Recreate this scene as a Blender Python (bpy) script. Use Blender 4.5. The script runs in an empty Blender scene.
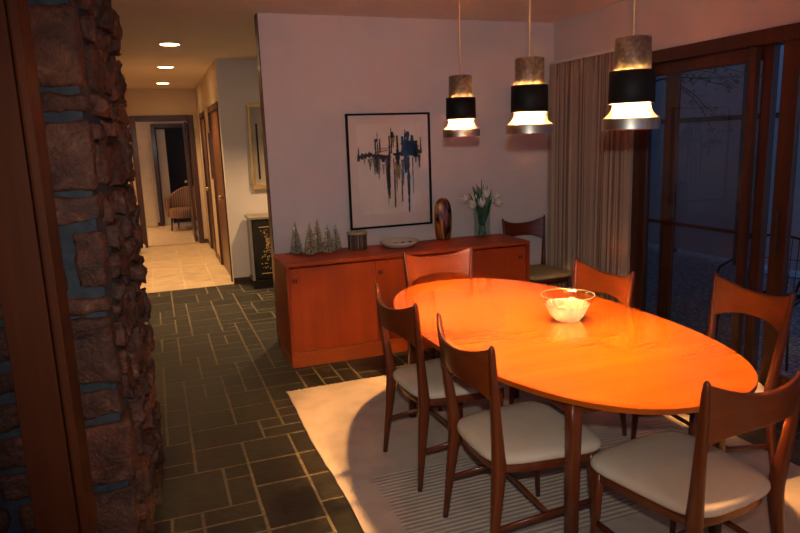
import bpy, bmesh, math, random
from mathutils import Vector, Matrix, noise
random.seed(7)
S = bpy.context.scene
COL = S.collection
PI = math.pi
# ---------------------------------------------------------------- materials
def new_mat(name):
    m = bpy.data.materials.new(name); m.use_nodes = True
    nt = m.node_tree; b = nt.nodes['Principled BSDF']
    return m, nt, b
def N(nt, t, **k):
    n = nt.nodes.new(t)
    for a, v in k.items():
        if a in n.inputs: n.inputs[a].default_value = v
        else: setattr(n, a, v)
    return n
def coords(nt, scale=(1, 1, 1), rot=(0, 0, 0)):
    tc = N(nt, 'ShaderNodeTexCoord'); mp = N(nt, 'ShaderNodeMapping')
    mp.inputs['Scale'].default_value = scale; mp.inputs['Rotation'].default_value = rot
    nt.links.new(tc.outputs['Object'], mp.inputs['Vector']); return mp.outputs['Vector']
def ramp(nt, fac, stops):
    r = N(nt, 'ShaderNodeValToRGB'); e = r.color_ramp.elements
    while len(e) < len(stops): e.new(0.5)
    for el, (p, c) in zip(e, stops): el.position = p; el.color = (*c, 1)
    nt.links.new(fac, r.inputs['Fac']); return r.outputs['Color']
def bump(nt, b, h, strength, dist=0.01):
    bp = N(nt, 'ShaderNodeBump'); bp.inputs['Strength'].default_value = strength; bp.inputs['Distance'].default_value = dist
    nt.links.new(h, bp.inputs['Height']); nt.links.new(bp.outputs['Normal'], b.inputs['Normal'])
def plain(name, col, rough=.5, metal=0, spec=.5, var=.12, sc=6, bmp=.05, coat=0):
    m, nt, b = new_mat(name)
    v = coords(nt); n = N(nt, 'ShaderNodeTexNoise', Scale=sc, Detail=4.0)
    nt.links.new(v, n.inputs['Vector'])
    c = ramp(nt, n.outputs['Fac'], [(.3, tuple(x*(1-var) for x in col)), (.7, tuple(min(1, x*(1+var)) for x in col))])
    nt.links.new(c, b.inputs['Base Color'])
    b.inputs['Roughness'].default_value = rough; b.inputs['Metallic'].default_value = metal
    b.inputs['Specular IOR Level'].default_value = spec; b.inputs['Coat Weight'].default_value = coat
    b.inputs['Coat Roughness'].default_value = .12
    if bmp: bump(nt, b, n.outputs['Fac'], bmp)
    return m
def wood(name, c1, c2, axis='z', rough=.35, coat=.0, sc=1.0, spec=.4, coatr=.15):
    m, nt, b = new_mat(name)
    s = {'x': (1.2, 22, 22), 'y': (22, 1.2, 22), 'z': (22, 22, 1.2)}[axis]
    v = coords(nt, tuple(k*sc for k in s))
    n = N(nt, 'ShaderNodeTexNoise', Scale=1.0, Detail=6.0, Roughness=.6, Distortion=.25)
    nt.links.new(v, n.inputs['Vector'])
    c = ramp(nt, n.outputs['Fac'], [(.25, c1), (.55, tuple((p+q)/2 for p, q in zip(c1, c2))), (.8, c2)])
    nt.links.new(c, b.inputs['Base Color'])
    b.inputs['Roughness'].default_value = rough; b.inputs['Coat Weight'].default_value = coat
    b.inputs['Coat Roughness'].default_value = coatr; b.inputs['Specular IOR Level'].default_value = spec
    bump(nt, b, n.outputs['Fac'], .04, .002)
    return m
def emis(name, col, st):
    m, nt, b = new_mat(name)
    b.inputs['Base Color'].default_value = (*col, 1)
    b.inputs['Emission Color'].default_value = (*col, 1); b.inputs['Emission Strength'].default_value = st; m.cycles.emission_sampling = 'FRONT_BACK'
    return m
def fabric(name, col, sc=350, var=.25, bs=.25, rough=.9):
    m, nt, b = new_mat(name)
    v = coords(nt); n = N(nt, 'ShaderNodeTexNoise', Scale=sc, Detail=2.0)
    n2 = N(nt, 'ShaderNodeTexNoise', Scale=9.0, Detail=3.0)
    nt.links.new(v, n.inputs['Vector']); nt.links.new(v, n2.inputs['Vector'])
    mx = N(nt, 'ShaderNodeMath', operation='ADD'); nt.links.new(n.outputs['Fac'], mx.inputs[0]); nt.links.new(n2.outputs['Fac'], mx.inputs[1])
    c = ramp(nt, mx.outputs[0], [(.7, tuple(x*(1-var) for x in col)), (1.0, col)])
    nt.links.new(c, b.inputs['Base Color']); b.inputs['Roughness'].default_value = rough
    b.inputs['Specular IOR Level'].default_value = .2
    bump(nt, b, n.outputs['Fac'], bs, .002)
    return m
def glass(name, col=(.99, .99, .99), refl=.08, alpha=.9, rough=.0):
    # thin clear pane: mostly see-through, with a mirror-like surface reflection
    m, nt, b = new_mat(name)
    out = nt.nodes['Material Output']; nt.nodes.remove(b)
    t = N(nt, 'ShaderNodeBsdfTransparent'); t.inputs['Color'].default_value = (*col, 1)
    g = N(nt, 'ShaderNodeBsdfGlossy'); g.inputs['Roughness'].default_value = rough; g.inputs['Color'].default_value = (.9, .95, 1, 1)
    f = N(nt, 'ShaderNodeFresnel'); f.inputs['IOR'].default_value = 1.5
    mx = N(nt, 'ShaderNodeMixShader')
    ge = N(nt, 'ShaderNodeNewGeometry'); sb = N(nt, 'ShaderNodeMath', operation='SUBTRACT'); sb.inputs[0].default_value = 1; nt.links.new(ge.outputs['Backfacing'], sb.inputs[1])
    ff = N(nt, 'ShaderNodeMath', operation='MULTIPLY'); nt.links.new(f.outputs[0], ff.inputs[0]); nt.links.new(sb.outputs[0], ff.inputs[1])
    nt.links.new(ff.outputs[0], mx.inputs[0]); nt.links.new(t.outputs[0], mx.inputs[1]); nt.links.new(g.outputs[0], mx.inputs[2])
    nt.links.new(mx.outputs[0], out.inputs['Surface'])
    return m

M = {}
M['wall'] = plain('wall_paint', (.66, .60, .58), .75, spec=.2, var=.03, sc=3, bmp=.03)
M['hallwall'] = plain('hall_wall_paint', (.62, .50, .36), .75, spec=.2, var=.03, sc=3, bmp=.03)
M['ceil'] = plain('ceiling_paint', (.76, .68, .62), .85, spec=.1, var=.03, sc=5, bmp=.03)
M['base'] = wood('dark_trim_wood', (.035, .013, .006), (.085, .03, .013), 'z', .4, .2)
M['doorframe'] = wood('glass_door_frame_wood', (.05, .013, .005), (.10, .028, .010), 'z', .4, .2)
M['post'] = wood('post_wood', (.05, .011, .003), (.12, .028, .006), 'z', .6, .0, .8, spec=.12)
M['chairwood'] = wood('chair_walnut', (.075, .013, .003), (.16, .031, .006), 'z', .33, .25, 1)
M['chairback'] = wood('chair_back_walnut', (.10, .017, .003), (.20, .037, .006), 'x', .33, .25, 1)
M['tabletop'] = wood('tabletop_walnut', (.26, .046, .002), (.39, .078, .004), 'x', .22, .5, .5, coatr=.06)
M['tablewood'] = wood('table_leg_walnut', (.075, .013, .003), (.14, .027, .005), 'z', .33, .25)
M['credtop'] = wood('credenza_top_walnut', (.34, .045, .006), (.50, .08, .012), 'x', .5, .0, .8, spec=.25)
M['cred'] = wood('credenza_walnut', (.30, .036, .003), (.45, .062, .006), 'z', .5, .0, .7, spec=.25)
M['credlight'] = wood('credenza_plinth_walnut', (.36, .055, .005), (.50, .09, .009), 'x', .4, .2, .7)
M['halldoor'] = wood('hall_door_wood', (.09, .03, .008), (.17, .06, .018), 'z', .4, .2, .8)
M['dark'] = plain('dark_recess', (.02, .015, .012), .8)
M['black'] = plain('black_satin', (.006, .0055, .006), .6, spec=.15)
M['seat'] = fabric('seat_linen', (.56, .45, .34), 500, .12, .2)
M['seatgold'] = fabric('seat_gold_linen', (.44, .35, .17), 500, .12, .2)
M['brass'] = plain('brass', (.75, .48, .2), .3, 1)
M['cord'] = plain('tan_cord', (.72, .46, .22), .5)
M['rim'] = plain('satin_rim', (.40, .38, .35), .42, 1, bmp=0)
M['steel'] = plain('brushed_steel', (.55, .52, .48), .28, 1)
M['whitein'] = plain('white_enamel', (.92, .90, .86), .5)
M['bulb'] = emis('lamp_bulb', (1.0, .50, .17), 7600)
M['bulb2'] = emis('fill_lamp_bulb', (1.0, .55, .24), 1100)  # glow of the fill lamp added in the far room
M['down'] = emis('downlight_lens', (1.0, .62, .30), 30)
M['cream'] = plain('cream_paint', (.55, .46, .33), .6, var=.04)
M['gold'] = plain('gilt', (.62, .42, .17), .4, .7)
M['white'] = plain('white_plastic', (.75, .72, .66), .5)
M['patiopost'] = plain('patio_post', (.06, .045, .045), .7)
M['patiowall'] = plain('patio_wall', (.46, .50, .55), .8, var=.06)
M['glass'] = glass('window_glass')
M['screen'] = None

# aged-silver pendant metal, mottled
def aged():
    m, nt, b = new_mat('aged_silver')
    v = coords(nt); n = N(nt, 'ShaderNodeTexNoise', Scale=34.0, Detail=8.0, Roughness=.7)
    nt.links.new(v, n.inputs['Vector'])
    c = ramp(nt, n.outputs['Fac'], [(.3, (.10, .07, .055)), (.5, (.20, .155, .125)), (.7, (.38, .31, .25))])
    nt.links.new(c, b.inputs['Base Color']); b.inputs['Metallic'].default_value = .75; b.inputs['Roughness'].default_value = .38
    return m
M['aged'] = aged()
M['aged2'] = plain('silvered_flare', (.72, .64, .54), .38, .6, var=.2, sc=30, bmp=0)
# slate: per-tile colour comes from a real per-tile tint attribute
def slate():
    m, nt, b = new_mat('slate_tile')
    at = N(nt, 'ShaderNodeAttribute'); at.attribute_name = 'tint'
    v = coords(nt); n = N(nt, 'ShaderNodeTexNoise', Scale=14.0, Detail=8.0, Roughness=.65)
    nt.links.new(v, n.inputs['Vector'])
    c = ramp(nt, n.outputs['Fac'], [(.3, (.010, .009, .007)), (.7, (.030, .027, .019))])
    mx = N(nt, 'ShaderNodeMix', data_type='RGBA', blend_type='MULTIPLY'); mx.inputs[0].default_value = 1
    nt.links.new(c, mx.inputs[6]); nt.links.new(at.outputs['Color'], mx.inputs[7])
    nt.links.new(mx.outputs[2], b.inputs['Base Color'])
    rr = N(nt, 'ShaderNodeMapRange'); rr.inputs['To Min'].default_value = .42; rr.inputs['To Max'].default_value = .62; b.inputs['Specular IOR Level'].default_value = .3
    nt.links.new(n.outputs['Fac'], rr.inputs['Value']); nt.links.new(rr.outputs[0], b.inputs['Roughness'])
    bump(nt, b, n.outputs['Fac'], .6, .006)
    return m
M['slate'] = slate()
M['grout'] = plain('slate_grout', (.15, .12, .075), .85, sc=40, var=.3)
M['tile'] = plain('cream_floor_tile', (.62, .47, .29), .3, var=.14, sc=5, bmp=.03)
M['tilegrout'] = plain('cream_grout', (.70, .58, .40), .8)
M['carpet'] = fabric('beige_carpet', (.46, .36, .25), 200, .2, .4)
def stone():
    m, nt, b = new_mat('fieldstone')
    at = N(nt, 'ShaderNodeAttribute'); at.attribute_name = 'tint'
    v = coords(nt); n = N(nt, 'ShaderNodeTexNoise', Scale=11.0, Detail=10.0, Roughness=.7, Distortion=.8)
    w = N(nt, 'ShaderNodeTexNoise', Scale=60.0, Detail=6.0)
    nt.links.new(v, n.inputs['Vector']); nt.links.new(v, w.inputs['Vector'])
    c = ramp(nt, n.outputs['Fac'], [(.3, (.018, .006, .004)), (.46, (.070, .022, .012)), (.6, (.115, .042, .022)), (.72, (.24, .12, .07))])
    mx = N(nt, 'ShaderNodeMix', data_type='RGBA', blend_type='MULTIPLY'); mx.inputs[0].default_value = 1
    nt.links.new(c, mx.inputs[6]); nt.links.new(at.outputs['Color'], mx.inputs[7])
    nt.links.new(mx.outputs[2], b.inputs['Base Color']); b.inputs['Roughness'].default_value = .6
    ad = N(nt, 'ShaderNodeMath', operation='ADD'); nt.links.new(n.outputs['Fac'], ad.inputs[0]); nt.links.new(w.outputs['Fac'], ad.inputs[1])
    bump(nt, b, ad.outputs[0], .9, .012)
    return m
M['stone'] = stone()
M['mortar'] = plain('stone_mortar', (.040, .048, .060), .9, var=.3, sc=30, bmp=.4)
def rugm():
    m, nt, b = new_mat('cream_woven_rug')
    tc = N(nt, 'ShaderNodeTexCoord'); sep = N(nt, 'ShaderNodeSeparateXYZ'); nt.links.new(tc.outputs['Object'], sep.inputs[0])
    # ribs run across the rug inside a central panel
    si = N(nt, 'ShaderNodeMath', operation='MULTIPLY'); nt.links.new(sep.outputs['Y'], si.inputs[0]); si.inputs[1].default_value = 2*PI/.028
    sn = N(nt, 'ShaderNodeMath', operation='SINE'); nt.links.new(si.outputs[0], sn.inputs[0])
    def band(o, lo, hi):
        a = N(nt, 'ShaderNodeMath', operation='GREATER_THAN'); nt.links.new(o, a.inputs[0]); a.inputs[1].default_value = lo
        c = N(nt, 'ShaderNodeMath', operation='LESS_THAN'); nt.links.new(o, c.inputs[0]); c.inputs[1].default_value = hi
        p = N(nt, 'ShaderNodeMath', operation='MULTIPLY'); nt.links.new(a.outputs[0], p.inputs[0]); nt.links.new(c.outputs[0], p.inputs[1]); return p.outputs[0]
    mk = N(nt, 'ShaderNodeMath', operation='MULTIPLY'); nt.links.new(band(sep.outputs['X'], .84, 2.55), mk.inputs[0]); nt.links.new(band(sep.outputs['Y'], 2.02, 2.78), mk.inputs[1])
    rb = N(nt, 'ShaderNodeMath', operation='MULTIPLY'); nt.links.new(sn.outputs[0], rb.inputs[0]); nt.links.new(mk.outputs[0], rb.inputs[1])
    n = N(nt, 'ShaderNodeTexNoise', Scale=160.0, Detail=4.0); n2 = N(nt, 'ShaderNodeTexNoise', Scale=7.0, Detail=6.0)
    nt.links.new(tc.outputs['Object'], n.inputs['Vector']); nt.links.new(tc.outputs['Object'], n2.inputs['Vector'])
    c = ramp(nt, n2.outputs['Fac'], [(.35, (.48, .39, .31)), (.55, (.56, .46, .37))])
    dk = N(nt, 'ShaderNodeMapRange'); dk.inputs['From Min'].default_value = -1; dk.inputs['From Max'].default_value = .2; dk.inputs['To Min'].default_value = .93; dk.inputs['To Max'].default_value = 1
    nt.links.new(rb.outputs[0], dk.inputs['Value'])
    mx = N(nt, 'ShaderNodeMix', data_type='RGBA', blend_type='MULTIPLY'); mx.inputs[0].default_value = 1
    nt.links.new(c, mx.inputs[6]); nt.links.new(dk.outputs[0], mx.inputs[7]); nt.links.new(mx.outputs[2], b.inputs['Base Color'])
    b.inputs['Roughness'].default_value = .95; b.inputs['Specular IOR Level'].default_value = .1
    ad = N(nt, 'ShaderNodeMath', operation='MULTIPLY_ADD'); nt.links.new(n.outputs['Fac'], ad.inputs[0]); ad.inputs[1].default_value = .8; nt.links.new(rb.outputs[0], ad.inputs[2])
    bump(nt, b, ad.outputs[0], .45, .003)
    return m
M['rug'] = rugm()
def curtainm():
    m, nt, b = new_mat('striped_curtain')
    tc = N(nt, 'ShaderNodeTexCoord'); mp = N(nt, 'ShaderNodeMapping'); mp.inputs['Scale'].default_value = (1, 1, .02)
    nt.links.new(tc.outputs['UV'], mp.inputs['Vector'])
    n = N(nt, 'ShaderNodeTexNoise', Scale=1.0, Detail=3.0, noise_dimensions='1D')
    sep = N(nt, 'ShaderNodeSeparateXYZ'); nt.links.new(tc.outputs['UV'], sep.inputs[0])
    ml = N(nt, 'ShaderNodeMath', operation='MULTIPLY'); nt.links.new(sep.outputs['X'], ml.inputs[0]); ml.inputs[1].default_value = 60
    nt.links.new(ml.outputs[0], n.inputs['W'])
    c = ramp(nt, n.outputs['Fac'], [(.36, (.17, .115, .09)), (.45, (.34, .255, .20)), (.58, (.43, .34, .26)), (.68, (.25, .165, .12))])
    nt.links.new(c, b.inputs['Base Color']); b.inputs['Roughness'].default_value = .9; b.inputs['Specular IOR Level'].default_value = .1
    return m
M['curtain'] = curtainm()
def pebble():
    m, nt, b = new_mat('patio_pebble')
    v = coords(nt); n = N(nt, 'ShaderNodeTexVoronoi', Scale=28.0); nt.links.new(v, n.inputs['Vector'])
    c = ramp(nt, n.outputs['Distance'], [(.1, (.60, .62, .64)), (.6, (.16, .17, .19))])
    nt.links.new(c, b.inputs['Base Color']); b.inputs['Roughness'].default_value = .7
    bump(nt, b, n.outputs['Distance'], .6, .02)
    return m
M['pebble'] = pebble()
def mirror():
    m, nt, b = new_mat('mirror_glass'); b.inputs['Base Color'].default_value = (.8, .8, .8, 1)
    b.inputs['Metallic'].default_value = 1; b.inputs['Roughness'].default_value = .02; return m
M['mirrorback'] = plain('picture_backing', (.42, .36, .30), .6)
M['figure'] = plain('dark_bronze_figure', (.07, .05, .035), .3, .6)
def realglass(name, rough=0, col=(1, 1, 1), ior=1.48):
    m, nt, b = new_mat(name); b.inputs['Base Color'].default_value = (*col, 1); b.inputs['Transmission Weight'].default_value = 1
    b.inputs['Roughness'].default_value = rough; b.inputs['IOR'].default_value = ior; return m
M['vase'] = glass('vase_glass', (.90, .95, .93), rough=.02)
M['bowl'] = glass('bowl_glass', (.90, .84, .76), rough=.15)
M['rimglass'] = plain('bright_glass_rim', (.75, .62, .5), .1, .4)
def frostm():
    m, nt, b = new_mat('frosted_glass'); b.inputs['Base Color'].default_value = (.80, .76, .69, 1)
    b.inputs['Transmission Weight'].default_value = .7; b.inputs['Roughness'].default_value = .28
    b.inputs['Subsurface Weight'].default_value = .3; b.inputs['Subsurface Scale'].default_value = .03
    return m
M['frost'] = frostm()
M['leaf'] = plain('tulip_leaf', (.03, .10, .035), .45, var=.4, sc=20)
M['stem'] = plain('tulip_stem', (.06, .15, .05), .5)
M['petal'] = plain('white_petal', (.80, .73, .66), .55, var=.06)
M['paper'] = plain('art_paper', (.84, .72, .62), .8, var=.05, sc=4)
M['mat'] = plain('art_mat_board', (.78, .65, .57), .8, var=.02)
M['ink'] = plain('ink_navy', (.030, .027, .030), .8, var=.5, sc=40)
M['inkgrey'] = plain('ink_grey', (.17, .14, .135), .8, var=.4, sc=30)
M['ochre'] = plain('ink_ochre', (.38, .24, .10), .8, var=.3, sc=30)
M['rust'] = plain('ink_rust', (.40, .11, .05), .8, var=.3, sc=30)
def amber():
    m, nt, b = new_mat('amber_streaked_gloss')
    v = coords(nt, (9, 9, 3)); n = N(nt, 'ShaderNodeTexNoise', Scale=1.0, Detail=5.0, Distortion=2.5); nt.links.new(v, n.inputs['Vector'])
    c = ramp(nt, n.outputs['Fac'], [(.38, (.012, .005, .003)), (.5, (.17, .05, .012)), (.62, (.48, .19, .04))])
    nt.links.new(c, b.inputs['Base Color']); b.inputs['Roughness'].default_value = .12; b.inputs['Coat Weight'].default_value = .6
    return m
M['amber'] = amber()
def treem():
    m, nt, b = new_mat('champagne_beads')
    v = coords(nt); n = N(nt, 'ShaderNodeTexNoise', Scale=90.0, Detail=3.0); nt.links.new(v, n.inputs['Vector'])
    c = ramp(nt, n.outputs['Fac'], [(.4, (.20, .15, .09)), (.6, (.62, .53, .40))])
    nt.links.new(c, b.inputs['Base Color']); b.inputs['Roughness'].default_value = .25; b.inputs['Metallic'].default_value = .3
    return m
M['bead'] = treem()
def barkm():
    m, nt, b = new_mat('striped_bark')
    tc = N(nt, 'ShaderNodeTexCoord'); sep = N(nt, 'ShaderNodeSeparateXYZ'); nt.links.new(tc.outputs['Object'], sep.inputs[0])
    a = N(nt, 'ShaderNodeMath', operation='ARCTAN2'); nt.links.new(sep.outputs['Y'], a.inputs[0]); nt.links.new(sep.outputs['X'], a.inputs[1])
    k = N(nt, 'ShaderNodeMath', operation='MULTIPLY'); nt.links.new(a.outputs[0], k.inputs[0]); k.inputs[1].default_value = 7
    n = N(nt, 'ShaderNodeTexNoise', noise_dimensions='1D', Scale=1.0, Detail=3.0); nt.links.new(k.outputs[0], n.inputs['W'])
    c = ramp(nt, n.outputs['Fac'], [(.42, (.06, .025, .018)), (.56, (.14, .07, .05)), (.68, (.42, .34, .28))])
    nt.links.new(c, b.inputs['Base Color']); b.inputs['Roughness'].default_value = .8
    return m
M['bark'] = barkm()
M['logtop'] = plain('log_top', (.50, .36, .20), .6, var=.15, sc=25)
M['china'] = plain('glazed_dish', (.62, .56, .48), .25, var=.06)
M['chinabrush'] = plain('dish_brush_stroke', (.07, .05, .04), .3)
def lacq():
    m, nt, b = new_mat('black_lacquer'); b.inputs['Base Color'].default_value = (.01, .009, .008, 1); b.inputs['Roughness'].default_value = .2; return m
M['lacquer'] = lacq()
M['pewter'] = plain('cabinet_edge', (.30, .26, .20), .4, .5)
def stripe():
    m, nt, b = new_mat('striped_upholstery')
    v = coords(nt); w = N(nt, 'ShaderNodeTexWave', Scale=9.0, Distortion=.4, bands_direction='X'); nt.links.new(v, w.inputs['Vector'])
    c = ramp(nt, w.outputs['Fac'], [(.3, (.12, .05, .03)), (.6, (.30, .17, .10))])
    nt.links.new(c, b.inputs['Base Color']); b.inputs['Roughness'].default_value = .9; return m
M['stripe'] = stripe()
def screenm():
    m, nt, b = new_mat('insect_screen'); out = nt.nodes['Material Output']
    b.inputs['Base Color'].default_value = (.03, .03, .035, 1); b.inputs['Roughness'].default_value = .8
    t = N(nt, 'ShaderNodeBsdfTransparent'); mx = N(nt, 'ShaderNodeMixShader'); mx.inputs[0].default_value = .62
    nt.links.new(t.outputs[0], mx.inputs[1]); nt.links.new(b.outputs[0], mx.inputs[2]); nt.links.new(mx.outputs[0], out.inputs['Surface']); return m
M['screen'] = screenm()
M['outleaf'] = plain('branch_leaf', (.10, .14, .06), .6, var=.4, sc=12)
M['twig'] = plain('twig_bark', (.05, .035, .025), .8)

# ---------------------------------------------------------------- mesh helpers
class MB:
    def __init__(s): s.v = []; s.f = []; s.m = []; s.sm = []
    def add(s, vs, fs, mi=0, smooth=False):
        o = len(s.v); s.v += [tuple(p) for p in vs]
        for f in fs: s.f.append([i+o for i in f]); s.m.append(mi); s.sm.append(smooth)
    def box(s, x0, x1, y0, y1, z0, z1, mi=0):
        s.add([(x0,y0,z0),(x1,y0,z0),(x1,y1,z0),(x0,y1,z0),(x0,y0,z1),(x1,y0,z1),(x1,y1,z1),(x0,y1,z1)],
              [(3,2,1,0),(4,5,6,7),(0,1,5,4),(1,2,6,5),(2,3,7,6),(3,0,4,7)], mi)
    def rings(s, rings, cap0=True, cap1=True, mi=0, smooth=True, closed=True):
        n = len(rings[0]); vs = [p for r in rings for p in r]; fs = []
        for i in range(len(rings)-1):
            for j in range(n if closed else n-1):
                k = (j+1) % n
                fs.append((i*n+j, i*n+k, (i+1)*n+k, (i+1)*n+j))
        s.add(vs, fs, mi, smooth)
        if cap0: s.add(rings[0], [tuple(range(n-1, -1, -1))], mi, False)
        if cap1: s.add(rings[-1], [tuple(range(n))], mi, False)
    def lathe(s, prof, cx=0, cy=0, n=32, mi=0, smooth=True, cap0=False, cap1=False):
        s.rings([[(cx+r*math.cos(2*PI*j/n), cy+r*math.sin(2*PI*j/n), z) for j in range(n)] for r, z in prof], cap0, cap1, mi, smooth)
    def sweep(s, pts, rad, n=10, ref=(0, 1, 0), mi=0, sq=1.0, cap=True):
        # rad: list of r or (ru, rv); sq >1 makes the section squarer
        pts = [Vector(p) for p in pts]; rs = []
        for i, p in enumerate(pts):
            t = (pts[min(i+1, len(pts)-1)]-pts[max(i-1, 0)]).normalized()
            u = t.cross(Vector(ref));
            if u.length < 1e-4: u = t.cross(Vector((1, 0, 0)))
            u.normalize(); w = u.cross(t).normalized()
            r = rad[i] if isinstance(rad, (list, tuple)) and not isinstance(rad[0], float) or isinstance(rad, list) else rad
            ru, rv = r if isinstance(r, tuple) else (r, r)
            ring = []
            for j in range(n):
                a = 2*PI*(j+.5)/n; c, d = math.cos(a), math.sin(a)
                c = math.copysign(abs(c)**(1/sq), c); d = math.copysign(abs(d)**(1/sq), d)
                ring.append(p+u*c*ru+w*d*rv)
            rs.append(ring)
        s.rings(rs, cap, cap, mi, True)
    def build(s, name, mats, parent=None, bevel=0, loc=None, fix=True, seg=2):
        me = bpy.data.meshes.new(name); me.from_pydata(s.v, [], s.f)
        for m in (mats if isinstance(mats, (list, tuple)) else [mats]): me.materials.append(m if not isinstance(m, str) else M[m])
        for p, mi, sm in zip(me.polygons, s.m, s.sm): p.material_index = mi; p.use_smooth = sm
        if fix:
            bm = bmesh.new(); bm.from_mesh(me); bmesh.ops.remove_doubles(bm, verts=bm.verts, dist=1e-5)
            bmesh.ops.recalc_face_normals(bm, faces=bm.faces); bm.to_mesh(me); bm.free()
        me.update()
        o = bpy.data.objects.new(name, me); COL.objects.link(o)
        if parent: o.parent = parent
        if loc: o.location = loc
        if bevel:
            b = o.modifiers.new('bevel', 'BEVEL'); b.width = bevel; b.segments = seg; b.limit_method = 'ANGLE'; b.angle_limit = .7
            b.harden_normals = False
        return o
def tag(o, label, cat, group=None, kind=None):
    if label: o['label'] = label
    if cat: o['category'] = cat
    if group: o['group'] = group
    if kind: o['kind'] = kind
    return o
def struct(o): o['kind'] = 'structure'; return o
def thing(name, label, cat, loc=(0, 0, 0), rz=0, group=None):
    o = bpy.data.objects.new(name, None); o.empty_display_size = .05; COL.objects.link(o)
    o.location = loc; o.rotation_euler = (0, 0, rz); return tag(o, label, cat, group)
def dup(root, loc, rz=0, label=None, scale=None):
    r = root.copy(); COL.objects.link(r); r.location = loc; r.rotation_euler = (0, 0, rz)
    if label: r['label'] = label
    if scale: r.scale = scale
    for ch in list(root.children):
        c = ch.copy(); COL.objects.link(c); c.parent = r
        for g in list(ch.children):
            d = g.copy(); COL.objects.link(d); d.parent = c
    return r
def bx(*a):
    m = MB(); m.box(*a); return m

# ---------------------------------------------------------------- constants
YB = 5.12; CZ = 2.57; XR = 3.41; HY = 7.80; HX0 = -.33; HX1 = .77; HE = 11.55
# ---------------------------------------------------------------- slate floor
def tint_attr(me, cols):
    at = me.color_attributes.new('tint', 'FLOAT_COLOR', 'CORNER')
    for p, c in zip(me.polygons, cols):
        for li in p.loop_indices: at.data[li].color = (*c, 1)
def slate_floor():
    cs = .128; x0, y0 = -1.61, -.9; nx, ny = 42, 69
    occ = [[False]*ny for _ in range(nx)]
    mb = MB(); cols = []
    y1max = HY-.02
    sizes = [(3,2),(2,3),(2,2),(2,2),(2,2),(3,3),(2,1),(1,2),(2,1),(1,1),(3,1),(1,2)]
    g = .005
    rnd = random.Random(21)
    for j in range(ny):
        for i in range(nx):
            if occ[i][j]: continue
            ss = sizes[:]; rnd.shuffle(ss); ss.append((1, 1))
            for a, b in ss:
                if i+a > nx or j+b > ny: continue
                if any(occ[i+p][j+q] for p in range(a) for q in range(b)): continue
                break
            for p in range(a):
                for q in range(b): occ[i+p][j+q] = True
            X0, X1 = x0+i*cs+g, x0+(i+a)*cs-g; Y0, Y1 = y0+j*cs+g, min(y0+(j+b)*cs-g, y1max)
            if Y0 > y1max-.02: continue
            X1 = min(X1, XR+.05) if Y0 < YB else X1
            if X1-X0 < .02: continue
            e = .003; z = -.0005+rnd.uniform(-.0003, .0)
            jt = lambda: rnd.uniform(-.002, .002)
            b4 = [(X0+jt(), Y0+jt()), (X1+jt(), Y0+jt()), (X1+jt(), Y1+jt()), (X0+jt(), Y1+jt())]
            t4 = [(b4[0][0]+e, b4[0][1]+e), (b4[1][0]-e, b4[1][1]+e), (b4[2][0]-e, b4[2][1]-e), (b4[3][0]+e, b4[3][1]-e)]
            mb.add([(*p, -.004) for p in b4]+[(*p, z) for p in t4], [(4,5,6,7),(0,1,5,4),(1,2,6,5),(2,3,7,6),(3,0,4,7)], 0)
            v = rnd.uniform(.6, 1.3); w = rnd.uniform(-.08, .08)
            cols += [(v*(1+w), v, v*(1-w))]*5
    nt_ = len(mb.f)
    mb.box(-1.7, XR+.14, -2.9, YB, -.08, -.0016, 1); mb.box(-1.7, 4.2, YB, HY-.0, -.08, -.0016, 1)
    cols += [(1, 1, 1)]*(len(mb.f)-nt_)
    o = mb.build('floor', ['slate', 'grout'], fix=False); tint_attr(o.data, cols); struct(o)
slate_floor()
# hall floor tiles and carpet in the room beyond
mb = MB(); mb.box(HX0-.1, HX1+.12, HY, HE+.05, -.08, -.004, 1)
ts = .52; y = HY+.004
rows = [HY+.004, HY+.40, HY+.95, HY+1.62, HY+2.3, HY+3.0, HE+.04]
xs = [HX0-.09, -.14, .22, .55, HX1+.11]
for a, b in zip(rows[:-1], rows[1:]):
    for c, d in zip(xs[:-1], xs[1:]): mb.box(c+.005, d-.005, a+.005, b-.005, -.03, 0)
struct(mb.build('floor_hall', ['tile', 'tilegrout']))
struct(bx(-2.0, 2.6, HE+.05, 15.2, -.08, .012).build('floor_far_room', 'carpet'))
# ---------------------------------------------------------------- walls, ceiling
struct(bx(-1.7, 4.2, -2.9, HE+.2, CZ, CZ+.15).build('ceiling', 'ceil'))
struct(bx(-2.0, 2.6, HE+.2, 15.3, CZ, CZ+.15).build('ceiling_far_room', 'ceil'))
struct(bx(.836, XR+.14, YB, YB+.12, 0, CZ).build('wall_back', 'wall'))
struct(bx(.829, .836, YB-.001, YB+.121, 0, CZ).build('trim_1', 'base'))
mb = bx(XR, XR+.14, 4.10, YB, 0, 2.10); mb.box(XR, XR+.14, -2.9, YB, 2.16, CZ); mb.box(XR, XR+.14, -2.9, .75, 0, 2.16)
struct(mb.build('wall_right', 'wall'))
struct(bx(HX1, 4.2, HY, HY+.12, 0, CZ).build('wall_entry_far', 'wall'))
struct(bx(4.2, 4.3, YB, HY, 0, CZ).build('wall_entry_right', 'wall'))
struct(bx(-1.8, -1.7, -2.9, HY+.12, 0, CZ).build('wall_left_outer', 'wall'))
struct(bx(-1.7, HX0, HY, HY+.12, 0, CZ).build('wall_entry_left', 'hallwall'))
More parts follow.
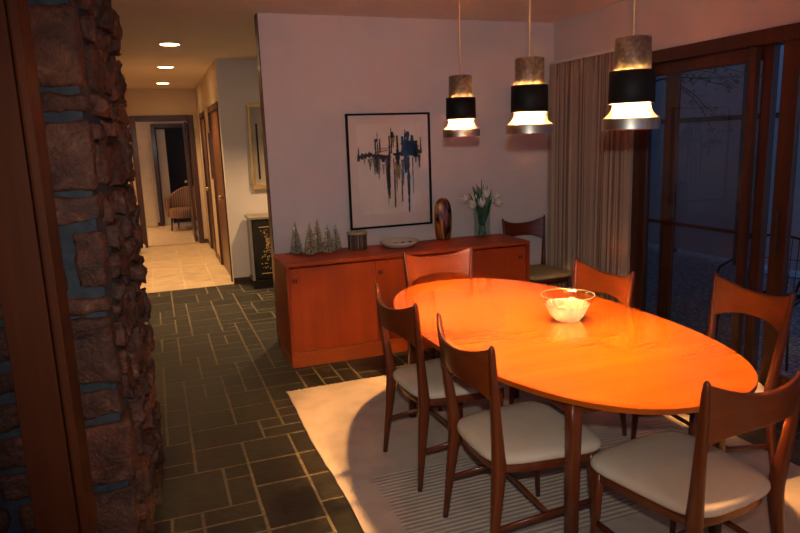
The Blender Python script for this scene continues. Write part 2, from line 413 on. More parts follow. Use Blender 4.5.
# hall side walls, with the doorway cuts
mb = bx(HX0-.12, HX0, HY, 10.15, 0, CZ); mb.box(HX0-.12, HX0, 10.15, 11.15, 2.08, CZ); mb.box(HX0-.12, HX0, 11.15, HE+.12, 0, CZ)
struct(mb.build('wall_hall_left', 'hallwall'))
mb = bx(HX1, HX1+.12, HY+.12, HY+.14, 0, CZ); mb.box(HX1, HX1+.12, HY+.14, 9.25, 2.05, CZ); mb.box(HX1, HX1+.12, 9.25, 9.95, 0, CZ)
mb.box(HX1, HX1+.12, 9.95, 10.85, 2.05, CZ); mb.box(HX1, HX1+.12, 10.85, HE+.12, 0, CZ)
struct(mb.build('wall_hall_right', 'hallwall'))
DX0, DX1, DZ = -.20, .62, 2.06
mb = bx(HX0-.12, DX0, HE, HE+.12, 0, CZ); mb.box(DX1, HX1+.12, HE, HE+.12, 0, CZ); mb.box(DX0, DX1, HE, HE+.12, DZ, CZ)
struct(mb.build('wall_hall_end', 'hallwall'))
mb = bx(-.285, DX0, HE-.02, HE+.14, 0, DZ+.085); mb.box(DX1, .705, HE-.02, HE+.14, 0, DZ+.085); mb.box(DX0, DX1, HE-.02, HE+.14, DZ, DZ+.085)
struct(mb.build('trim_2', 'base', bevel=.004))
# far room
mb = bx(-2.0, .03, 14.6, 14.72, 0, CZ); mb.box(.95, 2.6, 14.6, 14.72, 0, CZ); mb.box(.03, .95, 14.6, 14.72, 2.12, CZ)
struct(mb.build('wall_far_room_end', 'hallwall'))
mb = bx(.03, .11, 14.58, 14.72, 0, 2.12); mb.box(.87, .95, 14.58, 14.72, 0, 2.12); mb.box(.11, .87, 14.58, 14.72, 2.04, 2.12)
struct(mb.build('trim_3', 'base', bevel=.004))
struct(bx(.03, .95, 15.1, 15.2, 0, 2.2).build('wall_far_closet', 'dark'))
struct(bx(-2.1, -2.0, HE+.12, 14.6, 0, CZ).build('wall_far_room_left', 'hallwall'))
struct(bx(2.6, 2.7, HE+.12, 14.6, 0, CZ).build('wall_far_room_right', 'hallwall'))
struct(bx(.13, .30, 14.70, 14.74, .0, 2.02).build('door_4', 'cream'))
# panelled closet door on the left of the far room
mb = bx(-.55, -.02, 14.54, 14.58, .02, 2.05)
for x in (-.50, -.26):
    mb.box(x, x+.19, 14.53, 14.545, .15, .95); mb.box(x, x+.19, 14.53, 14.545, 1.05, 1.95)
d = struct(mb.build('door_5', 'cream', bevel=.004)); mb = MB(); mb.lathe([(.0, -.02), (.02, -.015), (.02, .015), (0, .02)], n=12)
k = mb.build('door_knob', 'brass', d, loc=(-.06, 14.50, .98))
# hinged door standing open on the right inside the far room
d = struct(bx(.565, .60, HE+.16, HE+.94, .02, 2.04).build('door_3', 'base', bevel=.004))
mb = MB(); mb.lathe([(.0, -.025), (.022, -.018), (.025, 0), (.022, .018), (0, .025)], n=14); mb.build('door_knob', 'steel', d, loc=(.535, HE+.85, 1.02))
# doors on the hall's right wall
def hall_door(idx, y0, y1, x, side, knob_y):
    t = .045*side
    mb = MB(); a, b = sorted((x-.012*side*-1*-1, x+.10*side))
    xa, xb = (x-.015, x+.125) if side > 0 else (x-.125, x+.015)
    mb.box(xa, xb, y0, y0+.07, 0, 2.12); mb.box(xa, xb, y1-.07, y1, 0, 2.12); mb.box(xa, xb, y0+.07, y1-.07, 2.05, 2.12)
    o = struct(mb.build('trim_%d' % (3+idx), 'base', bevel=.004))
    xa, xb = (x+.01, x+.05) if side > 0 else (x-.05, x-.01)
    d = struct(bx(xa, xb, y0+.07, y1-.07, .008, 2.05).build('door_%d' % (5+idx), 'halldoor'))
    mb = MB(); mb.sweep([(0, 0, 0), (-.03*side, 0, 0), (-.035*side, 0, 0), (-.05*side, 0, 0), (-.065*side, 0, 0), (-.07*side, 0, 0)], [.012, .012, .025, .03, .024, .008], n=14, ref=(0, 0, 1))
    mb.build('door_knob', 'steel', d, loc=(xa if side > 0 else xb, knob_y, 1.0))
hall_door(1, HY+.125, 9.25, HX1, 1, 8.22)
hall_door(2, 9.95, 10.85, HX1, 1, 10.15)
hall_door(3, 10.15, 11.15, HX0, -1, 10.35)
# baseboards
struct(bx(HX1, 4.2, HY-.014, HY, 0, .07).build('baseboard_entry', 'base'))
mb = bx(HX1-.014, HX1, 9.25, 9.95, 0, .07); mb.box(HX1-.014, HX1, 10.85, HE-.02, 0, .07)
struct(mb.build('baseboard_hall_right', 'base'))
struct(bx(.705, HX1-.014, HE-.014, HE, 0, .07).build('baseboard_hall_end', 'base'))
struct(bx(HX0, HX0+.014, HY, 10.15, 0, .07).build('baseboard_hall_left', 'base'))
mb = bx(.84, 3.395, YB-.014, YB, 0, .06); struct(mb.build('baseboard_back', 'base'))
mb = bx(-2.0, .03, 14.585, 14.6, 0.012, .09); struct(mb.build('baseboard_far_room', 'base'))
# hall switch plates
o = bx(HX0, HX0+.012, 8.95, 9.03, 1.25, 1.37).build('light_switch', 'white', bevel=.003)
tag(o, 'white light switch plate on the left wall of the hall', 'light switch')
o = bx(HX1-.012, HX1, 9.55, 9.63, 1.30, 1.42).build('thermostat', 'white', bevel=.003)
tag(o, 'small white thermostat on the hall wall between two doors', 'thermostat')
o = bx(HX1-.02, HX1, 9.30, 9.46, 1.18, 1.80).build('framed_picture', ['base'], bevel=.003)
tag(o, 'narrow dark framed picture hanging on the right hall wall', 'picture')
mb = bx(-.30, -.235, 10.9, 11.0, .0, .12); mb.box(-.295, -.24, 10.905, 10.995, .12, .14)
o = mb.build('small_white_box', 'white', bevel=.008); tag(o, 'small white box on the tiled floor at the left of the hall', 'box')

# ---------------------------------------------------------------- stone wall and post on the left
def stone_wall():
    rnd = random.Random(11)
    bm = bmesh.new(); cl = bm.loops.layers.float_color.new('tint')
    def rock(x0, x1, y0, y1, z0, z1, amp=.010, sub=.022, tint=None, rd=.018):
        # rounded box with chiselled, noisy faces
        nx = max(3, int((x1-x0)/sub)); ny = max(3, int((y1-y0)/sub)); nz = max(3, int((z1-z0)/sub))
        vd = {}
        off = Vector((rnd.uniform(0, 99), rnd.uniform(0, 99), rnd.uniform(0, 99)))
        tint = tint or (lambda v, w: (v*(1+w), v, v*(1-w)))(rnd.uniform(.65, 1.35), rnd.uniform(-.12, .15))
        skew = [rnd.uniform(-.1, .1) for _ in range(4)]
        def V(i, j, k):
            key = (i, j, k)
            if key in vd: return vd[key]
            p = Vector((x0+(x1-x0)*i/nx, y0+(y1-y0)*j/ny, z0+(z1-z0)*k/nz))
            q = Vector((min(max(p.x, x0+rd), x1-rd), min(max(p.y, y0+rd), y1-rd), min(max(p.z, z0+rd), z1-rd)))
            d = p-q
            if d.length > 1e-6: d.normalize()
            r = q+d*rd
            n1 = noise.noise(p*9+off); n2 = noise.noise(p*28+off); n3 = noise.turbulence(p*14+off, 3, False)
            r += d*(amp*1.2*n1+amp*.5*n2+amp*1.0*(n3-.5))
            r.z += (p.x-x0)*skew[0]*.5; 
            vd[key] = bm.verts.new(r); return vd[key]
        fs = []
        for i in range(nx):
            for k in range(nz):
                fs.append((V(i,0,k), V(i+1,0,k), V(i+1,0,k+1), V(i,0,k+1))); fs.append((V(i,ny,k), V(i,ny,k+1), V(i+1,ny,k+1), V(i+1,ny,k)))
        for j in range(ny):
            for k in range(nz):
                fs.append((V(nx,j,k), V(nx,j+1,k), V(nx,j+1,k+1), V(nx,j,k+1))); fs.append((V(0,j,k), V(0,j,k+1), V(0,j+1,k+1), V(0,j+1,k)))
        for i in range(nx):
            for j in range(ny):
                fs.append((V(i,j,nz), V(i+1,j,nz), V(i+1,j+1,nz), V(i,j+1,nz))); fs.append((V(i,j,0), V(i,j+1,0), V(i+1,j+1,0), V(i+1,j,0)))
        for f in fs:
            try: g = bm.faces.new(f)
            except ValueError: continue
            g.smooth = True; g.material_index = 0
            for l in g.loops: l[cl] = (*tint, 1)
    XE = -.185; YF = 2.5
    def edge(y): return XE+(y-YF)*.115
    # mortar core
    def mbox(x0, x1, y0, y1, z0, z1):
        v = [bm.verts.new(p) for p in [(x0,y0,z0),(x1,y0,z0),(x1+.09,y1,z0),(x0,y1,z0),(x0,y0,z1),(x1,y0,z1),(x1+.09,y1,z1),(x0,y1,z1)]]
        for f in [(3,2,1,0),(4,5,6,7),(0,1,5,4),(1,2,6,5),(2,3,7,6),(3,0,4,7)]:
            g = bm.faces.new([v[i] for i in f]); g.material_index = 1
            for l in g.loops: l[cl] = (1, 1, 1, 1)
    mbox(-1.69, XE-.022, YF+.016, 3.38, 0, CZ)
    # courses; heights follow the photograph around eye level
    zs = [0, .12, .36, .63, .76, 1.03, 1.11, 1.34, 1.46, 1.72, 1.81, 2.09, 2.24, 2.42, 2.565]
    for a, b in zip(zs[:-1], zs[1:]):
        g = .009
        w = rnd.choice([.17, .19, .21])
        if abs(a-1.11) < .01: w = .105
        ytop = YF+rnd.uniform(.10, .22)
        rock(XE-w, XE+rnd.uniform(-.006, .012), YF-rnd.uniform(0, .012), ytop, a+g, b-g, .010, .016, rd=.017)
        y = ytop+.005
        while y < 3.36:
            y2 = min(y+rnd.uniform(.12, .32), 3.40)
            if 3.40-y2 < .06: y2 = 3.40
            z = a
            while z < b-.02:
                z2 = min(z+rnd.uniform(.07, .24), b)
                if b-z2 < .05: z2 = b
                rock(-.46, edge((y+y2)/2)+rnd.uniform(-.006, .014), y+.003, y2-.003, z+.002, z2-.002, .020, .016, rd=.008)
                z = z2
            y = y2
        x = XE-w-.03
        while x > -1.25:
            w2 = rnd.uniform(.12, .3)
            h = (b-a)
            if h > .2 and rnd.random() < .5:
                m = a+h*rnd.uniform(.4, .6)
                rock(x-w2, x, YF-rnd.uniform(-.006, .014), YF+.1, a+g, m-g*.8, .010, .022, rd=.018); rock(x-w2, x, YF-rnd.uniform(-.006, .014), YF+.1, m+g*.8, b-g, .010, .022, rd=.018)
            else: rock(x-w2, x, YF-rnd.uniform(-.006, .014), YF+.1, a+g, b-g, .010, .022, rd=.018)
            x -= w2+.028
    bmesh.ops.recalc_face_normals(bm, faces=bm.faces)
    me = bpy.data.meshes.new('wall_left'); bm.to_mesh(me); bm.free()
    me.materials.append(M['stone']); me.materials.append(M['mortar'])
    o = bpy.data.objects.new('wall_left', me); COL.objects.link(o); struct(o)
stone_wall()
mb = bx(-.410, -.304, 1.93, 2.12, 0, CZ); mb.box(-.298, -.276, 1.94, 2.12, 0, CZ); mb.box(-.306, -.296, 1.965, 2.11, 0, CZ)
struct(mb.build('trim_7', 'post', bevel=.0025))

# ---------------------------------------------------------------- glass door wall
def bar(root, name, y0, y1, z0, z1, x0=XR+.02, x1=XR+.07, mat='doorframe', bev=.003):
    return bx(x0, x1, y0, y1, z0, z1).build(name, mat, root, bevel=bev)
fr = MB(); fr.box(XR-.02, XR+.15, .75, 4.10, 2.08, 2.165); fr.box(XR-.015, XR+.15, 4.03, 4.10, .0, 2.08); fr.box(XR-.015, XR+.15, .75, .82, 0, 2.08)
fr.box(XR, XR+.15, .82, 4.03, 0, .045); fr.box(XR-.012, XR+.03, 3.00, 3.05, .045, 2.08)
wf = struct(fr.build('door_frame_right', 'doorframe', bevel=.004))
def sliding(name, y0, y1, x, st=.065, stile=None, label=None):
    d = bx(x, x+.04, y0, y0+st, .045, 2.08); d.box(x, x+.04, y1-st, y1, .045, 2.08)
    d.box(x, x+.04, y0+st, y1-st, 2.0, 2.08); d.box(x, x+.04, y0+st, y1-st, .045, .13)
    o = struct(d.build(name, 'doorframe', bevel=.003))
    bx(x+.017, x+.023, y0+st, y1-st, .13, 2.0).build('glass_pane', 'glass', o)
    return o
sliding('door_1', 2.93, 4.03, XR+.045)
d2 = sliding('door_2', 1.70, 2.83, XR+.0, .105)
mb = bx(XR-.035, XR-.02, 2.765, 2.785, .86, 1.12); mb.box(XR-.02, XR, 2.768, 2.782, .88, .90); mb.box(XR-.02, XR, 2.768, 2.782, 1.08, 1.10)
mb.build('door_handle', 'base', d2, bevel=.004)
sliding('door_9', .82, 1.72, XR+.045)
# screen door outside the fixed glass
d = bx(XR+.095, XR+.12, 2.95, 3.0, .045, 2.08); d.box(XR+.095, XR+.12, 3.72, 3.84, .045, 2.08); d.box(XR+.095, XR+.12, 3.0, 4.02, .93, .952)
d.box(XR+.095, XR+.12, 3.0, 4.02, 2.0, 2.08); d.box(XR+.095, XR+.12, 3.0, 4.02, .045, .12)
o = struct(d.build('door_10', 'base', bevel=.002))
mb = MB(); mb.add([(XR+.108, 3.0, .12), (XR+.108, 4.02, .12), (XR+.108, 4.02, 2.0), (XR+.108, 3.0, 2.0)], [(0, 1, 2, 3)]); mb.build('screen_mesh', 'screen', o)

# curtain
def curtain():
    y0, y1 = 3.98, 5.085; n = 420; rnd = random.Random(3)
    zz = [.03, .5, 1.0, 1.5, 1.9, 2.07, 2.12, 2.14, 2.21]
    am = [1.15, 1.1, 1.05, 1, .95, .8, .45, .5, .5]
    ph = 0; prof = []
    for i in range(n+1):
        t = i/n; fr_ = 15+2*math.sin(t*5); 
        prof.append((t, math.sin(2*PI*(15*t+.35*math.sin(t*9)))+.35*math.sin(2*PI*(33*t+.2))))
    vs = []; fs = []
    for k, z in enumerate(zz):
        for i, (t, p) in enumerate(prof):
            wv = noise.noise(Vector((t*9, z*.8, 0)))*.4
            vs.append((XR-.058-am[k]*.019*(p+wv), y1-(y1-y0)*t+.006*math.cos(2*PI*15*t)*am[k], z))
    for k in range(len(zz)-1):
        for i in range(n): a = k*(n+1)+i; fs.append((a, a+1, a+n+2, a+n+1))
    mb = MB(); mb.add(vs, fs, 0, True); o = mb.build('curtain', 'curtain', fix=False)
    uv = o.data.uv_layers.new(name='UV')
    for p in o.data.polygons:
        for li in p.loop_indices:
            vi = o.data.loops[li].vertex_index; uv.data[li].uv = ((vi % (n+1))/n, (vi//(n+1))/8)
    s = o.modifiers.new('thickness', 'SOLIDIFY'); s.thickness = .003
    tag(o, 'pleated brown and beige striped curtain hanging beside the glass door', 'curtain')
    r = MB(); r.box(XR-.06, XR-.02, 3.90, 5.09, 2.212, 2.235); 
    t = r.build('curtain_rail', 'white'); tag(t, 'narrow rail above the striped curtain', 'curtain rail')
curtain()

# ---------------------------------------------------------------- outdoors
struct(bx(XR+.14, 14, -4, 16, -.12, -.03).build('ground', 'pebble'))
def patio_fence():
    t = thing('patio_wall', 'pale panelled patio wall with dark posts beyond the glass door', 'garden wall', (6.6, 6.0, -.03))
    for i in range(9):
        y = -4.6+i*1.12
        bx(-.05, .05, y-.05, y+.05, 0, 3.55).build('post', 'patiopost', t)
        if i < 8: bx(-.012, .012, y+.05, y+1.07, .06, 1.74).build('panel', 'patiowall', t); bx(-.012, .012, y+.05, y+1.07, 1.80, 3.5).build('panel', 'patiowall', t)
    bx(-.03, .03, -4.6, 4.36, 1.74, 1.80).build('rail', 'patiopost', t)
    bx(-.06, .06, -4.65, 4.41, 3.55, 3.65).build('top_beam', 'patiopost', t)
patio_fence()
struct(bx(XR+.14, 4.9, -3, 7, 2.50, 2.62).build('ceiling_eave', 'patiopost'))
def patio_chair(loc, rz):
    t = thing('patio_chair', 'black wire patio chair on pebbles outside the glass door', 'chair', loc, rz)
    r = .009
    for sx in (-1, 1):
        mb = MB(); mb.sweep([(sx*.24, .24, 0), (sx*.22, .21, .42)], [r, r], 8); mb.build('leg', 'black', t)
        mb = MB(); mb.sweep([(sx*.24, -.26, 0), (sx*.22, -.21, .42)], [r, r], 8); mb.build('leg', 'black', t)
        mb = MB(); mb.sweep([(sx*.22, .20, .43), (sx*.26, .22, .58), (sx*.27, .12, .65), (sx*.27, -.15, .66), (sx*.235, -.235, .66)], [r]*5, 8, ref=(1, 0, 0)); mb.build('armrest', 'black', t)
    mb = MB(); q = [(-.22, -.21, .42), (-.235, -.25, .7), (-.2, -.27, .82), (0, -.29, .86), (.2, -.27, .82), (.235, -.25, .7), (.22, -.21, .42)]
    mb.sweep(q, [r]*7, 8)
    for i in range(-4, 5):
        x = i*.045; mb.sweep([(x, -.215, .43), (x, -.28, .855-abs(x)*.2)], [.003, .003], 6)
    for z in (.55, .68): mb.sweep([(-.23, -.235, z), (0, -.262, z), (.23, -.235, z)], [.003]*3, 6)
    mb.build('backrest', 'black', t)
    mb = MB(); mb.sweep([(-.22, -.21, .425), (.22, -.21, .425), (.22, .21, .425), (-.22, .21, .425), (-.22, -.21, .425)], [r]*5, 8, ref=(0, 0, 1))
    for i in range(-6, 7): mb.sweep([(i*.033, -.21, .43), (i*.033, .21, .43)], [.003]*2, 6, ref=(0, 0, 1)); mb.sweep([(-.21, i*.033, .433), (.21, i*.033, .433)], [.003]*2, 6, ref=(0, 0, 1))
    mb.build('seat', 'black', t)
patio_chair((4.03, 3.36, -.03), 2.0)
def branch():
    t = thing('tree', 'slim tree with leafy branches reaching below the eave outside the glass door', 'tree', (5.6, 5.5, -.03))
    rnd = random.Random(4); mb = MB(); lf = MB()
    for k in range(7):
        p = Vector((0, .7, 2.23)); pts = [p.copy()]; d = Vector((rnd.uniform(-.2, .2), -1, rnd.uniform(-.35, .15))).normalized()
        for i in range(6):
            p = p+d*.2; d = (d+Vector((rnd.uniform(-.2, .2), 0, rnd.uniform(-.22, .12)))).normalized(); pts.append(p.copy())
            for q in range(7):
                c = p+Vector((rnd.uniform(-.08, .08), rnd.uniform(-.1, .1), rnd.uniform(-.06, .04))); a = Vector((rnd.uniform(-1, 1), rnd.uniform(-1, 1), rnd.uniform(-.6, .3))).normalized()
                s = a.cross(Vector((0, 0, 1))).normalized()*.014; L = a*.07
                lf.add([c, c+L*.5+s, c+L, c+L*.5-s, c+L*.5+Vector((0, 0, .006))], [(0, 1, 4), (1, 2, 4), (2, 3, 4), (3, 0, 4)], 0, True)
        mb.sweep(pts, [.008, .007, .006, .005, .004, .003, .002], 6)
    mb.sweep([(0, .7, 2.23), (.1, 1.1, 2.2), (.25, 1.9, 1.7), (.3, 2.2, .9), (.3, 2.3, 0)], [.009, .018, .035, .05, .06], 8)
    mb.build('twig', 'twig', t); f = lf.build('leaves', 'outleaf', t, fix=False); 
branch()

# ---------------------------------------------------------------- rug
def rug():
    x0, x1, y0, y1 = .672, 2.75, -.2, 4.07
    mb = MB(); n = 60; rnd = random.Random(2)
    pts = []
    for i in range(n+1): pts.append((x0+rnd.uniform(-.003, .003)+.006*math.sin(i*.35), y0+(y1-y0)*i/n))
    for i in range(1, 40): pts.append((x0+(x1-x0)*i/40, y1+rnd.uniform(-.006, .008)))
    for i in range(n+1): pts.append((x1+rnd.uniform(-.003, .003), y1-(y1-y0)*i/n))
    mb.rings([[(x, y, 0.0) for x, y in pts], [(x, y, .006) for x, y in pts]], True, True, 0, False)
    o = mb.build('rug', 'rug'); tag(o, 'cream woven rug with a ribbed centre under the dining table', 'rug')
    f = MB()
    for i in range(330):
        x = x0+.005+(x1-x0-.01)*i/329; L = rnd.uniform(.008, .026); dx = rnd.uniform(-.012, .012)
        f.add([(x-.003, y1-.006, .0045), (x+.003, y1-.006, .0045), (x+.002+dx, y1+L, .002), (x-.002+dx, y1+L, .002)], [(0, 1, 2, 3)])
    q = f.build('fringe', 'rug', o, fix=False); q['kind'] = 'stuff'
rug()
RZ = .0072
# ---------------------------------------------------------------- dining table
TC = (1.630, 2.57)
def table():
    t = thing('dining_table', 'oval walnut dining table on the cream rug', 'table', (TC[0], TC[1], RZ))
    def oval(a, b, z, n=96, e=2.38):
        r = []
        for j in range(n):
            th = 2*PI*j/n; c, s = math.cos(th), math.sin(th)
            r.append((a*math.copysign(abs(c)**(2/e), c), b*math.copysign(abs(s)**(2/e), s), z))
        return r
    a, b = .565, 1.07; h = .735-RZ
    mb = MB(); mb.rings([oval(a-.06, b-.06, h-.030), oval(a-.012, b-.012, h-.024), oval(a, b, h-.020), oval(a, b, h-.0015), oval(a-.0015, b-.0015, h)], True, True, 0, False)
    mb.build('tabletop', 'tabletop', t)
    ap = MB(); X, Y = .335, .77
    for s in (-1, 1):
        ap.box(-X, X, s*Y-.011, s*Y+.011, h-.10, h-.031); ap.box(s*X-.011, s*X+.011, -Y+.011, Y-.011, h-.10, h-.031)
    ap.build('apron', 'tablewood', t, bevel=.003)
    for sx in (-1, 1):
        for sy in (-1, 1):
            mb = MB(); mb.sweep([(sx*(X+.0), sy*(Y+.0), h-.031), (sx*X, sy*Y, h-.14), (sx*(X+.01), sy*(Y+.01), 0)], [.025, .024, .019], 16, ref=(0, 1, 0), sq=2.6)
            mb.build('leg', 'tablewood', t)
table()
# ---------------------------------------------------------------- chairs
def py(z):      # rear post line behind the seat
    return -.200 if z < .42 else -.200-(z-.42)/.48*.048
def px(z):
    return .196+(max(z, .42)-.42)/.48*.042
def chair_proto(label, loc, rz, seatmat='seat'):
    t = thing('dining_chair', label, 'chair', loc, rz, 'walnut dining chairs with curved bow tie backs')
    for s in (-1, 1):
        mb = MB()
        zs = [0, .12, .28, .40, .44, .55, .70, .86, .893, .902]
        rd = [(.0095, .011), (.0125, .015), (.0165, .021), (.0195, .026), (.0195, .026), (.017, .021), (.0145, .016), (.011, .012), (.0085, .009), (.003, .003)]
        pts = []
        for z in zs:
            if z < .42: k = (.42-z)/.42; pts.append((s*(px(.42)+.022*k), -.2-.045*k, z))
            else: pts.append((s*px(z), py(z), z))
        mb.sweep(pts, rd, 14, ref=(0, 1, 0), sq=1.5); mb.build('leg', 'chairwood', t)
        mb = MB(); mb.sweep([(s*.205, .185, .425), (s*.207, .19, .34), (s*.214, .205, 0)], [(.017, .019), (.0165, .018), (.0085, .0095)], 14, sq=1.5); mb.build('leg', 'chairwood', t)
        mb = MB(); mb.sweep([(s*.208, -.215, .185), (s*.209, 0, .20), (s*.210, .19, .215)], [(.007, .011), (.008, .013), (.007, .011)], 10, ref=(0, 0, 1), sq=1.4); mb.build('side_stretcher', 'chairwood', t)
    mb = MB(); mb.sweep([(-.206, 0, .20), (0, .0, .203), (.206, 0, .20)], [(.006, .010), (.007, .012), (.006, .010)], 10, ref=(0, 0, 1), sq=1.4); mb.build('cross_stretcher', 'chairwood', t)
    # backrest: curved panel, deep at the posts and narrow in the middle
    nS, nT = 28, 8; fr_, bk = [], []
    for i in range(nS+1):
        s = -1+2*i/nS; q = 1-s*s; q2 = 1-abs(s)**2.2
        zt = .890-.050*q2; zb = .682+.046*(1-abs(s)**3)
        a, b = [], []
        for j in range(nT+1):
            z = zb+(zt-zb)*j/nT
            x = s*(px(z)-.002); y = py(z)-.055*q
            th = .0065
            a.append((x, y+th, z)); b.append((x, y-th, z))
        fr_.append(a+b[::-1])
    mb = MB(); mb.rings(fr_, True, True, 0, True)
    mb.build('backrest', 'chairback', t, bevel=.002)
    def outline(sc, z, n=56, dz=0):
        r = []
        for k in range(n):
            th = 2*PI*k/n; c, s = math.cos(th), math.sin(th); e = 5.5
            u = math.copysign(abs(c)**(2/e), c); v = math.copysign(abs(s)**(2/e), s)
            w = .205+.045*(v+1)/2
            x = u*w*sc; y = (-.215+.015*u*u*(-v if v < 0 else 0)) if False else .015+v*.228*sc
            if v > 0: y += .012*(1-u*u)*sc
            else: y -= .018*(1-u*u)*sc-.012*sc*u*u*0
            # curved underside: edges droop in the middle of every side
            r.append((x, y, z-dz*(1-abs(u*v)**.8)*(1 if sc > .8 else 0)))
        return r
    mb = MB(); mb.rings([outline(.925, .385), outline(.93, .425)], True, True, 0, True); mb.build('seat_frame', 'chairwood', t, bevel=.004)
    mb = MB(); mb.rings([outline(.95, .4255), outline(.99, .429), outline(1.0, .437), outline(.99, .449), outline(.96, .457), outline(.86, .465), outline(.6, .472), outline(.3, .475), outline(.02, .4755)], True, True, 0, True)
    mb.build('seat', seatmat, t)
    return t
cA = chair_proto('walnut dining chair on the left side of the table, nearer the long sideboard', (1.245, 2.795, RZ), -PI/2+.04)
cB = dup(cA, (1.268, 2.105, RZ), -PI/2-.03, 'walnut dining chair on the left side of the table, nearer the camera')
cC = dup(cA, (1.605, 1.60, RZ), .12, 'walnut dining chair seen from behind at the near end of the table')
cD = dup(cA, (2.295, 2.215, RZ), PI/2-.12, 'walnut dining chair on the window side near the table end, angled')
cE = dup(cA, (1.985, 2.86, RZ), PI/2, 'walnut dining chair on the curtain side, pushed tight against the table edge')
cF = dup(cA, (1.682, 3.572, RZ), PI, 'walnut dining chair at the far end of the table before the long sideboard')
cG = dup(cA, (3.055, 4.79, 0), PI, 'walnut chair with tan seat standing against the back wall beside the curtain', (.9, .98, 1.0))
for c in cG.children:
    if c.name.startswith('seat') and not c.name.startswith('seat_frame'):
        c.data = c.data.copy(); c.data.materials[0] = M['seatgold']

# ---------------------------------------------------------------- bowl
def bowl():
    t = thing('glass_bowl', 'scalloped glass bowl holding white pieces on the dining table', 'bowl', (1.775, 2.53, .7352))
    n = 72
    def ring(r, z, f): return [(r*.97*(1+1.5*f*math.cos(12*2*PI*j/n))*math.cos(2*PI*j/n), r*.97*(1+1.5*f*math.cos(12*2*PI*j/n))*math.sin(2*PI*j/n), z*1.2) for j in range(n)]
    out = [(.038, .0, 0), (.050, .001, 0), (.066, .010, .01), (.082, .028, .02), (.094, .048, .025), (.103, .066, .03), (.105, .070, .022)]
    up = [(.105, .070, .022), (.114, .086, .012), (.120, .096, .006), (.126, .102, .004), (.129, .105, 0)]
    inn = [(.125, .1035, .004), (.115, .094, .006), (.101, .070, .022)]
    inl = [(.101, .070, .022), (.096, .062, .02), (.089, .048, .015), (.077, .030, .01), (.061, .014, .0), (.04, .006, 0)]
    mb = MB(); mb.rings([ring(*p) for p in out], True, False); mb.rings([ring(*p) for p in inl], False, True); mb.build('frosted_body', 'frost', t)
    mb = MB(); mb.rings([ring(*p) for p in up+inn], False, False); mb.build('clear_rim', 'bowl', t)
    mb = MB(); R_ = .127*.97; mb.rings([[((R_+.0013*math.cos(q))*math.cos(2*PI*k/64), (R_+.0013*math.cos(q))*math.sin(2*PI*k/64), .126+.0013*math.sin(q)) for q in [2*PI*j/8 for j in range(8)]] for k in range(65)], False, False); mb.build('rim_edge', 'rimglass', t)
bowl()
def lump(name, loc, r, seed, label):
    mb = MB(); n = 18; off = Vector((seed, seed*2.3, 0)); rs = []
    for i in range(1, 10):
        th = PI*i/10; ring = []
        for j in range(n):
            p = Vector((math.sin(th)*math.cos(2*PI*j/n), math.sin(th)*math.sin(2*PI*j/n), -math.cos(th)))
            k = r*(1+.16*noise.noise(p*2+off)); ring.append(p*k)
        rs.append(ring)
    mb.rings(rs, True, True); o = mb.build(name, 'frost', loc=loc)
    tag(o, label, 'ornament')
lump('white_ornament', (1.81, 2.545, .7352+.070), .036, 1, 'rounded white piece heaped highest at the right inside the glass bowl')
lump('white_ornament', (1.74, 2.52, .7352+.046), .030, 5, 'rounded white piece lying low at the left inside the glass bowl')

# ---------------------------------------------------------------- pendants
def pendant(loc, label):
    t = thing('pendant_lamp', label, 'lamp', loc, 0, 'silver and black pendant lamps above the table')
    t.scale = (.822,)*3; H = (CZ-loc[2])/.822
    mb = MB(); mb.sweep([(0, 0, .385), (0, 0, H-.02)], [.0038, .0038], 10, ref=(0, 1, 0)); mb.build('cord', 'cord', t)
    mb = MB(); mb.lathe([(.0, H-.03), (.04, H-.03), (.055, H-.012), (.055, H), (0, H)], n=28); mb.build('ceiling_canopy', 'brass', t)
    W = .002
    mb = MB(); mb.lathe([(.079, .235), (.076, .386), (.072, .390), (.0, .391), (.0, .388), (.071, .387), (.074, .384), (.077, .235)], n=48); mb.build('upper_cylinder', 'aged', t)
    mb = MB(); mb.lathe([(.096, .113), (.0965, .113), (.0985, .115), (.0965, .250), (.0945, .251)], n=48, mi=0); mb.lathe([(.0945, .251), (.0955, .113), (.096, .113)], n=48, mi=1)
    b = mb.build('black_band', ['black', 'whitein'], t)
    prof = [(.077, .142), (.078, .125), (.080, .108), (.085, .090), (.094, .073), (.107, .060), (.118, .052)]
    mb = MB(); mb.lathe(prof+[(.122, .050)], n=56); mb.lathe([(r-.002, z-.0015) for r, z in prof[::-1]], n=56, mi=1)
    mb.lathe([(.075, .1405), (.077, .142)], n=56); mb.build('flared_shade', ['aged2', 'whitein'], t)
    mb = MB(); mb.lathe([(.122, .050), (.123, .047), (.123, .004), (.1235, 0), (.1195, 0), (.1200, .047), (.116, .0505)], n=56); r = mb.build('rim_band', 'rim', t)
    mb = MB()
    for k in range(3):
        a = 2*PI*k/3+.5; c, s = math.cos(a), math.sin(a)
        mb = MB(); mb.sweep([(c*.0768, s*.0768, .240), (c*.0768, s*.0768, .138)], [.002, .002], 6); mb.sweep([(c*.076, s*.076, .2), (c*.095, s*.095, .2)], [.002, .002], 6, ref=(0, 0, 1))
        mb.build('spacer', 'brass', t)
    mb = MB(); mb.lathe([(.0, .265), (.018, .265), (.018, .232), (.014, .228), (0, .228)], n=20); mb.sweep([(0, 0, .26), (0, 0, .388)], [.008, .008], 10); mb.build('lamp_socket', 'whitein', t)
    mb = MB(); mb.lathe([(.0, .228), (.012, .226), (.018, .215), (.029, .196), (.031, .182), (.027, .167), (.015, .156), (0, .153)], n=16); mb.build('bulb', 'bulb', t)
    return t
LY = [(1.588, 3.26), (1.567, 2.535), (1.643, 1.97)]
